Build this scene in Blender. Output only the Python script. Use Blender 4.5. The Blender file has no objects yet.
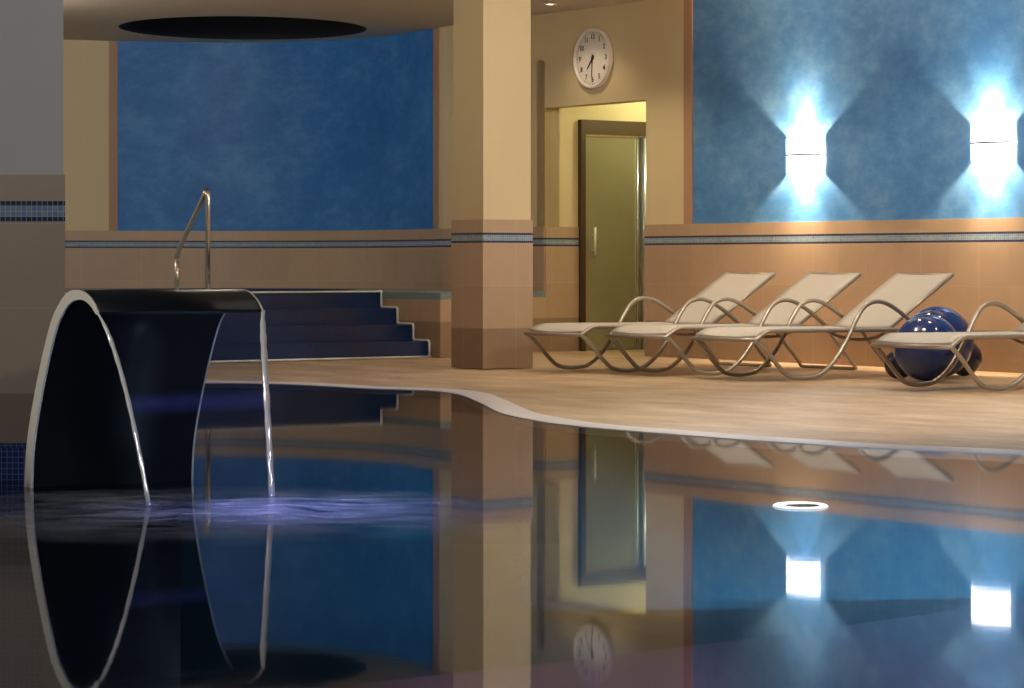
import bpy, bmesh, math, random
from mathutils import Vector, Matrix, noise
from mathutils.geometry import tessellate_polygon
random.seed(7)
S = bpy.context.scene
COL = S.collection
PI = math.pi

# ------------------------------------------------------------------ frame
F, CX, HY, EYE = 2700.0, 512.0, 264.0, 0.80      # focal length in pixels, principal column, horizon row, eye height over the water
U = Vector((0.5796, -0.8149, 0))                  # along the long wall, towards the camera
N = Vector((0.8149, 0.5796, 0))                   # into the long wall
UP = Vector((0, 0, 1))
P0 = Vector((1.204, 22.74, 0))                    # a point of the long wall
DECK = 0.02
CEIL = 3.026

def wall_pt(t, off=0.0, z=0.0):
    p = P0 + U * t - N * off
    return Vector((p.x, p.y, z))

# ------------------------------------------------------------------ node helpers
class NT:
    def __init__(s, name):
        s.m = bpy.data.materials.new(name)
        s.m.use_nodes = True
        s.t = s.m.node_tree
        s.t.nodes.clear()
        s.out = s.t.nodes.new('ShaderNodeOutputMaterial')
    def n(s, typ, **kw):
        nd = s.t.nodes.new(typ)
        for k, v in kw.items():
            setattr(nd, k, v)
        return nd
    def put(s, sock, v):
        if isinstance(v, bpy.types.NodeSocket):
            s.t.links.new(v, sock)
        elif isinstance(v, (tuple, list)):
            sock.default_value = tuple(v) + ((1.0,) if len(v) == 3 and sock.type == 'RGBA' else ())
        else:
            sock.default_value = v
    def math(s, op, a, b=0.0, c=0.0, clamp=False):
        nd = s.n('ShaderNodeMath', operation=op)
        nd.use_clamp = clamp
        s.put(nd.inputs[0], a); s.put(nd.inputs[1], b); s.put(nd.inputs[2], c)
        return nd.outputs[0]
    def mix(s, f, a, b, blend='MIX'):
        nd = s.n('ShaderNodeMix', data_type='RGBA', blend_type=blend)
        s.put(nd.inputs[0], f); s.put(nd.inputs[6], a); s.put(nd.inputs[7], b)
        return nd.outputs[2]
    def noise(s, vec, scale, detail=3.0, rough=0.55):
        nd = s.n('ShaderNodeTexNoise')
        s.put(nd.inputs['Vector'], vec); s.put(nd.inputs['Scale'], scale)
        s.put(nd.inputs['Detail'], detail); s.put(nd.inputs['Roughness'], rough)
        return nd.outputs['Fac']
    def ramp(s, f, stops):
        nd = s.n('ShaderNodeValToRGB')
        el = nd.color_ramp.elements
        while len(el) < len(stops):
            el.new(0.5)
        for e, (p, c) in zip(el, stops):
            e.position = p
            e.color = (c[0], c[1], c[2], 1) if isinstance(c, (tuple, list)) else (c, c, c, 1)
        s.put(nd.inputs[0], f)
        return nd.outputs[0]
    def obj(s):
        return s.n('ShaderNodeTexCoord').outputs['Object']
    def uv(s):
        nd = s.n('ShaderNodeUVMap'); nd.uv_map = 'UVMap'
        sp = s.n('ShaderNodeSeparateXYZ')
        s.put(sp.inputs[0], nd.outputs[0])
        return nd.outputs[0], sp.outputs[0], sp.outputs[1]
    def mapped(s, vec, sc):
        nd = s.n('ShaderNodeMapping'); s.put(nd.inputs[0], vec)
        nd.inputs['Scale'].default_value = sc
        return nd.outputs[0]
    def bump(s, h, strength, dist=0.01):
        nd = s.n('ShaderNodeBump')
        s.put(nd.inputs['Height'], h); nd.inputs['Strength'].default_value = strength
        nd.inputs['Distance'].default_value = dist
        return nd.outputs[0]
    def white(s, vec):
        nd = s.n('ShaderNodeTexWhiteNoise', noise_dimensions='2D')
        s.put(nd.inputs['Vector'], vec)
        return nd.outputs['Value']
    def bsdf(s, color=(.5, .5, .5), rough=.5, metal=0.0, normal=None, spec=.5, **kw):
        nd = s.n('ShaderNodeBsdfPrincipled')
        s.put(nd.inputs['Base Color'], color); s.put(nd.inputs['Roughness'], rough)
        s.put(nd.inputs['Metallic'], metal); s.put(nd.inputs['Specular IOR Level'], spec)
        if normal is not None:
            s.put(nd.inputs['Normal'], normal)
        for k, v in kw.items():
            s.put(nd.inputs[k], v)
        return nd.outputs[0]
    def done(s, sh):
        s.t.links.new(sh, s.out.inputs['Surface'])
        return s.m

def simple(name, color, rough=.5, metal=0.0, var=.12, scale=6.0, bump=0.0, bscale=60.0, spec=.5, **kw):
    t = NT(name)
    o = t.obj()
    f = t.noise(o, scale)
    lo = [c * (1 - var) for c in color]; hi = [min(1, c * (1 + var)) for c in color]
    col = t.mix(f, lo, hi)
    nrm = t.bump(t.noise(o, bscale), bump, .004) if bump else None
    return t.done(t.bsdf(col, rough, metal, nrm, spec, **kw))

def mosaic_color(t, u, v, size, ca, cb, grout, cc=None):
    cu = t.math('DIVIDE', u, size); cv = t.math('DIVIDE', v, size)
    fu = t.math('FLOOR', cu); fv = t.math('FLOOR', cv)
    cmb = t.n('ShaderNodeCombineXYZ'); t.put(cmb.inputs[0], fu); t.put(cmb.inputs[1], fv)
    w = t.white(cmb.outputs[0])
    tile = t.mix(w, ca, cb) if cc is None else t.ramp(w, [(0, ca), (.5, cb), (1, cc)])
    gu = t.math('ABSOLUTE', t.math('SUBTRACT', t.math('FRACT', cu), .5))
    gv = t.math('ABSOLUTE', t.math('SUBTRACT', t.math('FRACT', cv), .5))
    g = t.math('GREATER_THAN', t.math('MAXIMUM', gu, gv), .44)
    return t.mix(g, tile, grout), g

BAND0, BAND1, CAP = 0.957, 1.035, 1.132
def dado_mat(name, tan_a, tan_b, base, tile_w=.6):
    t = NT(name)
    uvv, u, v = t.uv()
    o = t.obj()
    # large stone tiles
    row = t.math('FLOOR', t.math('DIVIDE', v, .3167)); 
    cu = t.math('DIVIDE', u, tile_w)
    cmb = t.n('ShaderNodeCombineXYZ'); t.put(cmb.inputs[0], t.math('FLOOR', cu)); t.put(cmb.inputs[1], row)
    w = t.white(cmb.outputs[0])
    mott = t.noise(o, 9, 5, .65)
    tan = t.mix(t.math('ADD', t.math('MULTIPLY', w, .45), t.math('MULTIPLY', mott, .55)), tan_a, tan_b)
    low = t.math('LESS_THAN', v, .322)
    tan = t.mix(low, tan, t.mix(mott, [c * .85 for c in base], [c * 1.12 for c in base]))
    ju = t.math('LESS_THAN', t.math('ABSOLUTE', t.math('SUBTRACT', t.math('FRACT', cu), .5)), .006)
    jv = t.math('LESS_THAN', t.math('ABSOLUTE', t.math('SUBTRACT', t.math('FRACT', t.math('ADD', t.math('DIVIDE', v, .3167), .49)), .5)), .008)
    joint = t.math('MAXIMUM', ju, jv)
    tan = t.mix(t.math('MULTIPLY', joint, .2), tan, (.62, .55, .46))
    # mosaic band
    vb = t.math('SUBTRACT', v, BAND0)
    size = (BAND1 - BAND0) / 4
    mid, g = mosaic_color(t, u, vb, size, (.15, .26, .38), (.25, .33, .33), (.50, .53, .56), (.13, .22, .42))
    navy, g2 = mosaic_color(t, u, vb, size, (.010, .014, .05), (.02, .024, .075), (.36, .35, .36))
    edge = t.math('GREATER_THAN', t.math('ABSOLUTE', t.math('SUBTRACT', vb, size * 2)), size)
    bandc = t.mix(edge, mid, navy)
    inb = t.math('MULTIPLY', t.math('GREATER_THAN', v, BAND0), t.math('LESS_THAN', v, BAND1))
    col = t.mix(inb, tan, bandc)
    rough = t.math('SUBTRACT', .42, t.math('MULTIPLY', inb, .2))
    nrm = t.bump(t.math('SUBTRACT', mott, joint), .12, .004)
    return t.done(t.bsdf(col, rough, 0, nrm))

def plaster_mat(name, a, b, rough=.85, scale=1.6, bump=.05):
    t = NT(name)
    o = t.obj()
    f = t.noise(o, scale, 6, .6)
    f2 = t.noise(o, 40, 3)
    return t.done(t.bsdf(t.mix(f, a, b), rough, 0, t.bump(f2, bump, .004), .25))

def venetian_mat(name, a, b, c):
    t = NT(name)
    o = t.obj()
    f = t.noise(o, 1.6, 8, .68)
    g = t.noise(t.mapped(o, (3, 3, 5)), 2.2, 6, .7)
    m = t.ramp(t.math('ADD', t.math('MULTIPLY', f, .6), t.math('MULTIPLY', g, .4)), [(.38, a), (.5, b), (.62, c)])
    return t.done(t.bsdf(m, .45, 0, t.bump(g, .06, .004), .3))

M = {}
M['cream'] = plaster_mat('cream_plaster', (.64, .525, .31), (.70, .575, .345))
M['grey_plaster'] = plaster_mat('pale_plaster', (.60, .56, .50), (.64, .60, .54))
M['ceiling'] = plaster_mat('ceiling_paint', (.62, .53, .43), (.66, .57, .46), .9, .6)
M['blue'] = venetian_mat('blue_lime_plaster', (.055, .19, .46), (.085, .25, .54), (.15, .33, .60))
M['deep_blue'] = venetian_mat('deep_blue_lime_plaster', (.028, .16, .44), (.045, .20, .52), (.085, .27, .58))
M['dado'] = dado_mat('stone_tile_dado', (.40, .275, .175), (.52, .365, .24), (.28, .185, .115))
M['border'] = plaster_mat('brown_stone_border', (.40, .235, .145), (.48, .29, .18), .5, 5)
M['teal'] = None
def _navy(name, a, b, g, size):
    t = NT(name)
    uvv, u, v = t.uv()
    c, gm = mosaic_color(t, u, v, size, a, b, g)
    return t.done(t.bsdf(c, .22, 0, t.bump(gm, .15, .003)))
M['navy'] = _navy('navy_mosaic', (.004, .022, .085), (.006, .028, .11), (.008, .028, .09), .025)
M['navy_light'] = _navy('navy_mosaic_pale_grout', (.012, .02, .10), (.02, .04, .17), (.15, .17, .30), .021)
M['teal'] = _navy('teal_mosaic', (.13, .21, .25), (.2, .28, .30), (.3, .34, .34), .02)
M['basin'] = _navy('basin_mosaic', (.008, .085, .15), (.012, .11, .18), (.03, .12, .17), .03)
M['basin_warm'] = _navy('bench_mosaic', (.24, .07, .15), (.28, .085, .18), (.15, .09, .09), .03)
M['white_trim'] = simple('white_stone_trim', (.72, .72, .74), .4, 0, .06, 12)
M['coping'] = simple('pale_marble_coping', (.80, .76, .80), .3, 0, .08, 8)
M['steel'] = simple('brushed_steel', (.82, .78, .70), .42, .5, .06, 30)
M['rail'] = simple('satin_steel', (.78, .70, .60), .22, 1.0, .05, 20)
M['black'] = simple('black_gloss_metal', (.005, .006, .009), .34, 0.0, .2, 10, 0, 60, .1)
M['frame'] = simple('champagne_tube', (.40, .345, .28), .36, .6, .06, 20)
M['clock_white'] = simple('clock_white_plastic', (.80, .74, .68), .4, 0, .03, 9)
M['clock_black'] = simple('clock_black_paint', (.02, .017, .015), .5, 0, .1, 9)
M['bronze'] = simple('dark_bronze_frame', (.075, .045, .022), .4, .3, .15, 12)
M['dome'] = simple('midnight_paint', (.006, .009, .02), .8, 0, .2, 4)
M['ball'] = simple('glossy_navy_vinyl', (.014, .032, .135), .12, 0, .1, 5)
M['dark_ball'] = simple('glossy_dark_vinyl', (.008, .010, .03), .15, 0, .1, 5)
M['float_white'] = simple('white_float_plastic', (.92, .92, .92), .25, 0, .03, 9)
M['glint_dark'] = simple('dark_glint_centre', (.02, .016, .014), .4, 0, .1, 9)
M['sconce_metal'] = simple('sconce_grey_metal', (.12, .12, .2), .3, .8, .1, 12)

def fabric_mat():
    t = NT('cream_sling_fabric')
    o = t.obj()
    w1 = t.n('ShaderNodeTexWave'); t.put(w1.inputs['Vector'], o); w1.inputs['Scale'].default_value = 90
    w1.bands_direction = 'X'
    w2 = t.n('ShaderNodeTexWave'); t.put(w2.inputs['Vector'], o); w2.inputs['Scale'].default_value = 90
    w2.bands_direction = 'Y'
    f = t.math('MULTIPLY', w1.outputs['Fac'], w2.outputs['Fac'])
    c = t.mix(f, (.56, .51, .44), (.65, .60, .52))
    d = t.bsdf(c, .75, 0, t.bump(f, .1, .002), .2)
    tr = t.n('ShaderNodeBsdfTranslucent'); t.put(tr.inputs[0], (.6, .52, .40))
    mx = t.n('ShaderNodeMixShader'); mx.inputs[0].default_value = .15
    t.t.links.new(d, mx.inputs[1]); t.t.links.new(tr.outputs[0], mx.inputs[2])
    return t.done(mx.outputs[0])
M['fabric'] = fabric_mat()

def floor_mat():
    t = NT('sandstone_floor')
    uvv, u, v = t.uv()
    o = t.obj()
    f = t.noise(t.mapped(uvv, (2.2, .8, 1)), 1.5, 6, .65)
    g = t.noise(t.mapped(uvv, (5, 2, 1)), 6, 5, .65)
    m = t.math('ADD', t.math('MULTIPLY', f, .6), t.math('MULTIPLY', g, .4))
    c = t.ramp(m, [(.38, (.31, .20, .11)), (.5, (.47, .325, .19)), (.62, (.64, .475, .315))])
    ju = t.math('LESS_THAN', t.math('ABSOLUTE', t.math('SUBTRACT', t.math('FRACT', t.math('DIVIDE', u, .45)), .5)), .012)
    jv = t.math('LESS_THAN', t.math('ABSOLUTE', t.math('SUBTRACT', t.math('FRACT', t.math('DIVIDE', v, .45)), .5)), .012)
    j = t.math('MAXIMUM', ju, jv)
    c = t.mix(t.math('MULTIPLY', j, .3), c, (.35, .22, .13))
    rough = t.math('ADD', .24, t.math('MULTIPLY', g, .3))
    return t.done(t.bsdf(c, rough, 0, t.bump(t.math('ADD', t.math('SUBTRACT', m, t.math('MULTIPLY', j, .3)), t.math('MULTIPLY', t.noise(t.mapped(uvv, (2.5, .7, 1)), 1.0, 3), 1.2)), .8, .012), .6))
M['floor'] = floor_mat()

def water_mat(name, tint, r=.028, wave=.012):
    t = NT(name)
    o = t.obj()
    h = t.math('ADD', t.noise(o, 3.0, 3, .5), t.math('MULTIPLY', t.noise(o, 14, 2, .5), .25))
    nrm = t.bump(h, wave, .01)
    fr = t.n('ShaderNodeFresnel'); fr.inputs['IOR'].default_value = 1.333
    t.put(fr.inputs['Normal'], nrm)
    g = t.n('ShaderNodeBsdfGlossy'); g.inputs['Roughness'].default_value = r
    t.put(g.inputs['Color'], (.78, .80, .85)); t.put(g.inputs['Normal'], nrm)
    tr = t.n('ShaderNodeBsdfTransparent'); t.put(tr.inputs['Color'], tint)
    mx = t.n('ShaderNodeMixShader')
    t.t.links.new(fr.outputs[0], mx.inputs[0]); t.t.links.new(tr.outputs[0], mx.inputs[1]); t.t.links.new(g.outputs[0], mx.inputs[2])
    return t.done(mx.outputs[0])
M['water'] = water_mat('pool_water', (.48, .64, .76))
M['tub_water'] = water_mat('tub_water', (.5, .75, .85), .05)

def sheet_mat():
    t = NT('falling_water_film')
    uvv, u, v = t.uv()
    st = t.noise(t.mapped(uvv, (60, 2.0, 1)), 1.0, 3, .5)
    # blue light glow painted as a colour band across the film
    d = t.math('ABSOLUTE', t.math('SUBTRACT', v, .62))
    glow = t.math('MULTIPLY', t.math('SUBTRACT', 1.0, t.math('MULTIPLY', d, 18.0), clamp=True), t.noise(t.mapped(uvv, (5, 14, 1)), 1.2, 4), clamp=True)
    nrm = t.bump(st, .25, .003)
    tr = t.n('ShaderNodeBsdfTransparent'); t.put(tr.inputs['Color'], (.74, .77, .86))
    g = t.n('ShaderNodeBsdfGlossy'); g.inputs['Roughness'].default_value = .12; t.put(g.inputs['Normal'], nrm)
    fr = t.n('ShaderNodeFresnel'); fr.inputs['IOR'].default_value = 1.32
    mx = t.n('ShaderNodeMixShader')
    t.t.links.new(fr.outputs[0], mx.inputs[0]); t.t.links.new(tr.outputs[0], mx.inputs[1]); t.t.links.new(g.outputs[0], mx.inputs[2])
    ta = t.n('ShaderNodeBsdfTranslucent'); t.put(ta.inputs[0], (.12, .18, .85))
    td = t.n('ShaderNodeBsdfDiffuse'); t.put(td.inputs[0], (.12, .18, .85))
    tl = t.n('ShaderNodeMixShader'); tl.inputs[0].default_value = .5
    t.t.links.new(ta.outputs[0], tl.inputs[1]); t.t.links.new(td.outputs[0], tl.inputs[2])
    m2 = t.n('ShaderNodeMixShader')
    t.t.links.new(t.math('ADD', t.math('MULTIPLY', glow, .55), t.math('MULTIPLY', st, .015)), m2.inputs[0])
    t.t.links.new(mx.outputs[0], m2.inputs[1]); t.t.links.new(tl.outputs[0], m2.inputs[2])
    return t.done(m2.outputs[0])
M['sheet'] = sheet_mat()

def stream_mat():
    t = NT('thick_water_stream')
    o = t.obj()
    n_ = t.bump(t.noise(t.mapped(o, (30, 30, 3)), 2), .3, .003)
    a = t.bsdf((.85, .83, .80), .08, 0, n_, 1.0)
    tr = t.n('ShaderNodeBsdfTranslucent'); t.put(tr.inputs[0], (.8, .76, .72))
    gl = t.n('ShaderNodeBsdfGlossy'); gl.inputs['Roughness'].default_value = .08; t.put(gl.inputs['Normal'], n_)
    mx = t.n('ShaderNodeMixShader'); mx.inputs[0].default_value = .4
    t.t.links.new(a, mx.inputs[1]); t.t.links.new(gl.outputs[0], mx.inputs[2])
    return t.done(mx.outputs[0])
M['stream'] = stream_mat()

def foam_mat():
    t = NT('splash_foam')
    uvv, u, v = t.uv()
    # u, v in -1..1 over the patch
    r = t.math('SQRT', t.math('ADD', t.math('MULTIPLY', u, u), t.math('MULTIPLY', v, v)))
    fall = t.math('SUBTRACT', 1.0, r, clamp=True)
    o = t.obj()
    s1 = t.noise(t.mapped(o, (1.3, 2.6, 1)), 2.6, 5, .55)
    s2 = t.noise(t.mapped(o, (3.0, 5.0, 1)), 2.0, 4, .6)
    st = t.math('ADD', t.math('MULTIPLY', s1, .65), t.math('MULTIPLY', s2, .35))
    a = t.math('MULTIPLY', t.math('MULTIPLY', t.math('SUBTRACT', st, .41, clamp=True), 4.4), t.math('POWER', fall, .8), clamp=True)
    a = t.math('MULTIPLY', a, .62)
    d = t.n('ShaderNodeBsdfDiffuse'); t.put(d.inputs[0], (.8, .8, .85))
    tl = t.n('ShaderNodeBsdfTranslucent'); t.put(tl.inputs[0], (.8, .8, .88))
    m1 = t.n('ShaderNodeMixShader'); m1.inputs[0].default_value = .6
    t.t.links.new(d.outputs[0], m1.inputs[1]); t.t.links.new(tl.outputs[0], m1.inputs[2])
    tr = t.n('ShaderNodeBsdfTransparent')
    mx = t.n('ShaderNodeMixShader')
    t.t.links.new(a, mx.inputs[0]); t.t.links.new(tr.outputs[0], mx.inputs[1]); t.t.links.new(m1.outputs[0], mx.inputs[2])
    return t.done(mx.outputs[0])
M['foam'] = foam_mat()

def glass_door_mat():
    t = NT('olive_frosted_glass')
    o = t.obj()
    f = t.noise(o, 2.5, 5, .6)
    g = t.noise(o, 60, 3)
    c = t.mix(f, (.20, .18, .095), (.27, .245, .14))
    return t.done(t.bsdf(c, .32, 0, t.bump(g, .1, .003), .5))
M['chrome'] = simple('cool_chrome', (.56, .66, .86), .25, .9, .05, 20)
M['door_glass'] = glass_door_mat()

def emit(name, color, strength):
    t = NT(name)
    e = t.n('ShaderNodeEmission'); t.put(e.inputs[0], color); e.inputs[1].default_value = strength
    return t.done(e.outputs[0])
M['sconce_glow'] = emit('lit_frosted_glass', (1, 1, 1), 4.0)
M['lamp_glow'] = emit('lit_lamp_lens', (1, .86, .62), 9)

# ------------------------------------------------------------------ mesh helpers
class MB:
    def __init__(s):
        s.b = bmesh.new(); s.uvl = s.b.loops.layers.uv.new('UVMap')
    def face(s, pts, uvs=None, mi=0, smooth=False):
        vs = [s.b.verts.new(p) for p in pts]
        try:
            f = s.b.faces.new(vs)
        except ValueError:
            return None
        f.material_index = mi; f.smooth = smooth
        if uvs:
            for l, q in zip(f.loops, uvs):
                l[s.uvl].uv = q
        return f
    def prism(s, poly, z0, z1, mi=0, mi_top=None, u0=0.0, uvtop=True):
        """upright prism over a plan polygon (counter-clockwise)"""
        n = len(poly); u = u0
        for i in range(n):
            a = Vector(poly[i][:2]); b = Vector(poly[(i + 1) % n][:2]); L = (b - a).length
            s.face([(a.x, a.y, z0), (b.x, b.y, z0), (b.x, b.y, z1), (a.x, a.y, z1)],
                   [(u, z0), (u + L, z0), (u + L, z1), (u, z1)], mi)
            u += L
        mt = mi if mi_top is None else mi_top
        for z, fl in ((z1, 0), (z0, 1)):
            pl = [Vector((p[0], p[1], z)) for p in poly]
            for tri in tessellate_polygon([pl]):
                q = [pl[i] for i in tri]
                nz = (q[1] - q[0]).cross(q[2] - q[0]).z
                if (nz < 0) != bool(fl):
                    q.reverse()
                s.face(q, [(p.x, p.y) if uvtop else (0.02, z) for p in q], mt)
    def box(s, o, ax, ay, az, mi=0):
        """box from corner o with edge vectors"""
        o, ax, ay, az = Vector(o), Vector(ax), Vector(ay), Vector(az)
        def q(p, a, b):
            la, lb = a.length, b.length
            s.face([p, p + a, p + a + b, p + b], [(0, 0), (la, 0), (la, lb), (0, lb)], mi)
        q(o, ay, ax); q(o + az, ax, ay)
        q(o, ax, az); q(o + ay, az, ax)
        q(o, az, ay); q(o + ax, ay, az)
    def tube(s, pts, r, n=10, closed=False, cap=True, mi=0):
        pts = [Vector(p) for p in pts]
        m = len(pts); rings = []
        up = None
        for i, p in enumerate(pts):
            a = pts[i - 1] if (i > 0 or closed) else pts[i]
            c = pts[(i + 1) % m] if (i < m - 1 or closed) else pts[i]
            t = (c - a).normalized()
            if up is None:
                up = Vector((0, 0, 1)) if abs(t.z) < .9 else Vector((1, 0, 0))
            side = t.cross(up).normalized(); up = side.cross(t).normalized()
            rr = r[i] if isinstance(r, (list, tuple)) else r
            rings.append([s.b.verts.new(p + (side * math.cos(2 * PI * k / n) + up * math.sin(2 * PI * k / n)) * rr) for k in range(n)])
        for i in range(m if closed else m - 1):
            A, B = rings[i], rings[(i + 1) % m]
            for k in range(n):
                f = s.b.faces.new((A[k], A[(k + 1) % n], B[(k + 1) % n], B[k])); f.smooth = True; f.material_index = mi
        if cap and not closed:
            for R in (rings[0][::-1], rings[-1]):
                f = s.b.faces.new(R); f.material_index = mi
    def lathe(s, prof, n=40, mi=0, M4=None, smooth=True):
        rings = []
        for r, z in prof:
            if r < 1e-6:
                rings.append([s.b.verts.new((0, 0, z))])
            else:
                rings.append([s.b.verts.new((r * math.cos(2 * PI * k / n), r * math.sin(2 * PI * k / n), z)) for k in range(n)])
        for A, B in zip(rings[:-1], rings[1:]):
            for k in range(n):
                a0, a1 = (A[0], A[0]) if len(A) == 1 else (A[k], A[(k + 1) % n])
                b0, b1 = (B[0], B[0]) if len(B) == 1 else (B[k], B[(k + 1) % n])
                vs = [a0, a1, b1, b0]; vs = list(dict.fromkeys(vs))
                if len(vs) > 2:
                    f = s.b.faces.new(vs); f.smooth = smooth; f.material_index = mi
    def build(s, name, mats, parent=None, weld=True, recalc=True):
        if weld:
            bmesh.ops.remove_doubles(s.b, verts=s.b.verts, dist=1e-5)
        if recalc:
            bmesh.ops.recalc_face_normals(s.b, faces=s.b.faces)
        me = bpy.data.meshes.new(name); s.b.to_mesh(me); s.b.free()
        for m in (mats if isinstance(mats, (list, tuple)) else [mats]):
            me.materials.append(m)
        o = bpy.data.objects.new(name, me); COL.objects.link(o)
        if parent:
            o.parent = parent
        return o

def tag(o, label=None, cat=None, group=None, kind=None):
    if label: o['label'] = label
    if cat: o['category'] = cat
    if group: o['group'] = group
    if kind: o['kind'] = kind
    return o
def empty(name, mat4):
    o = bpy.data.objects.new(name, None); COL.objects.link(o)
    o.matrix_world = mat4; o.empty_display_size = .1
    return o
def frame4(org, x, y, z):
    m = Matrix.Identity(4)
    for i, v in enumerate((x, y, z, org)):
        v = Vector(v)
        for k in range(3):
            m[k][i] = v[k]
    return m
def spline(pts, k=8, closed=False):
    pts = [Vector(p) for p in pts]; n = len(pts); out = []
    for i in range(n if closed else n - 1):
        if closed:
            a, b, c, d = pts[i - 1], pts[i], pts[(i + 1) % n], pts[(i + 2) % n]
        else:
            b, c = pts[i], pts[i + 1]
            a = pts[i - 1] if i else b * 2 - c
            d = pts[i + 2] if i + 2 < n else c * 2 - b
        for j in range(k):
            t = j / k
            out.append(.5 * ((2 * b) + (c - a) * t + (2 * a - 5 * b + 4 * c - d) * t * t + (3 * b - a - 3 * c + d) * t ** 3))
    if not closed:
        out.append(pts[-1])
    return out
def xy(v): return (v.x, v.y)

# ------------------------------------------------------------------ pool outline (plan)
edge_far = [(-5.3, 15.6), (-4.7, 17.0), (-3.4, 17.65), (-2.4, 17.8), (-1.573, 17.65), (-.912, 16.98), (-.53, 16.7),
            (-.33, 16.25), (-.19, 15.3), (-.06, 14.2), (.10, 13.55), (.30, 13.05), (.615, 12.58), (1.01, 12.05), (1.255, 11.78),
            (1.51, 11.5), (2.10, 11.05), (3.2, 9.8), (4.6, 8.0), (5.5, 6.2), (5.4, 4.6), (4.4, 3.6), (2.0, 3.3), (-2.0, 3.3), (-4.4, 3.6),
            (-5.3, 5.0)]
kx = lambda b: 1.02 if b > 7 else 1.0
pool = [Vector((p.x, p.y, 0)) for p in spline([(a * kx(b), b * kx(b), 0) for a, b in edge_far], 8, True)]
area = sum(pool[i].x * pool[(i + 1) % len(pool)].y - pool[(i + 1) % len(pool)].x * pool[i].y for i in range(len(pool)))
if area < 0:
    pool.reverse()
def offset(loop, d):
    out = []; n = len(loop)
    for i in range(n):
        t = (loop[(i + 1) % n] - loop[i - 1]).normalized()
        out.append(loop[i] + Vector((t.y, -t.x, 0)) * d)
    return out
cop_out = offset(pool, .17)

# ------------------------------------------------------------------ plan of the walls
T_APSE, T_OPEN0, T_OPEN1, T_STRIP, T_BLUE, T_END = -3.19, -1.571, -.122, .40, .505, 24.5
apse_ctl = [wall_pt(T_APSE), Vector((-.86, 25.75, 0)), Vector((-1.09, 26.15, 0)), Vector((-1.43, 26.56, 0)), Vector((-1.95, 26.92, 0)), Vector((-2.53, 27.12, 0)),
            Vector((-3.16, 27.12, 0)), Vector((-3.93, 26.94, 0)), Vector((-4.44, 26.8, 0)), Vector((-5.2, 26.5, 0)), Vector((-6.2, 26.0, 0))]
apse = spline(apse_ctl, 8)
LX, BY, RX = -6.0, -4.0, wall_pt(T_END).x

# floor with the pool cut out
outer = [Vector((LX - .2, BY - .2, 0)), Vector((RX + .2, BY - .2, 0)), Vector((RX + .2, wall_pt(T_END).y, 0)), wall_pt(T_OPEN1, -.05), wall_pt(T_OPEN1, -3.2),
         wall_pt(T_OPEN0, -3.2), wall_pt(T_OPEN0, -.05), wall_pt(T_APSE, -.05), Vector((-1.6, 27.3, 0)), Vector((LX - .2, 27.4, 0))]
mb = MB()
loops = [[Vector((p.x, p.y, 0)) for p in outer], [Vector((p.x, p.y, 0)) for p in cop_out[::-1]]]
flat = loops[0] + loops[1]
for tri in tessellate_polygon(loops):
    q = [Vector((flat[i].x, flat[i].y, DECK if i < len(loops[0]) else .008)) for i in tri]
    if (q[1] - q[0]).cross(q[2] - q[0]).z < 0: q.reverse()
    mb.face(q, [(p.dot(N), p.dot(U)) for p in q])
n = len(cop_out)
for i in range(n):
    a, b = cop_out[i], cop_out[(i + 1) % n]
    mb.face([(a.x, a.y, .008), (b.x, b.y, .008), (b.x, b.y, -.3), (a.x, a.y, -.3)])
fl = mb.build('floor', M['floor'], recalc=False)
tag(fl, kind='structure')

mb = MB()
for i in range(n):
    j = (i + 1) % n
    a, b, c, d = pool[i], pool[j], cop_out[j], cop_out[i]
    z = .009; zi = .0035
    mb.face([(a.x, a.y, zi), (d.x, d.y, z), (c.x, c.y, z), (b.x, b.y, zi)], smooth=False)
    mb.face([(a.x, a.y, zi), (b.x, b.y, zi), (b.x, b.y, -.035), (a.x, a.y, -.035)])
tag(mb.build('trim_1', M['coping']), kind='structure')

# basin: walls and floor, with a raised warm-coloured floor zone near the camera
mb = MB(); DEP = -.95; u = 0
for i in range(n):
    a, b = pool[i], pool[(i + 1) % n]; L = (b - a).length
    mb.face([(a.x, a.y, -.03), (b.x, b.y, -.03), (b.x, b.y, DEP), (a.x, a.y, DEP)], [(u, -.03), (u + L, -.03), (u + L, DEP), (u, DEP)])
    u += L
bp = [Vector((p.x, p.y, DEP)) for p in pool]
for tri in tessellate_polygon([bp]):
    q = [bp[i] for i in tri]
    mb.face(q, [(p.x, p.y) for p in q])
tag(mb.build('floor_pool', M['basin']), kind='structure')
mb = MB()
line = [(-1.6, 12.9), (-.9, 13.4), (.1, 13.75), (1.25, 14.6), (2.3, 15.9), (3.0, 16.2)]
zb = -.58
# shelf edge: straight sight lines through the surface meet the shelf where the photo shows its rim
rim_px = [(255, 700), (330, 686), (410, 678), (560, 662), (740, 640), (900, 618), (1024, 600), (1045, 599)]
rim = []
for px, py in rim_px:
    D = F * (EYE - zb) / (py - HY)
    rim.append(Vector(((px - CX) / F * D, D, 0)))
near = [p for p in rim if True]
poly = near + [Vector((near[-1].x + .8, 3.9, 0)), Vector((near[0].x - .3, 3.9, 0))]
def inside(p):
    c = False; n_ = len(pool)
    for i in range(n_):
        a, b = pool[i], pool[(i + 1) % n_]
        if (a.y > p.y) != (b.y > p.y) and p.x < (b.x - a.x) * (p.y - a.y) / (b.y - a.y) + a.x: c = not c
    return c
print('rim', [(round(p.x, 2), round(p.y, 2), inside(p)) for p in near])
mb.prism([xy(p) for p in poly], DEP + .0005, zb, 0)
tag(mb.build('floor_pool_shelf', M['basin_warm']), kind='structure')

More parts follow.
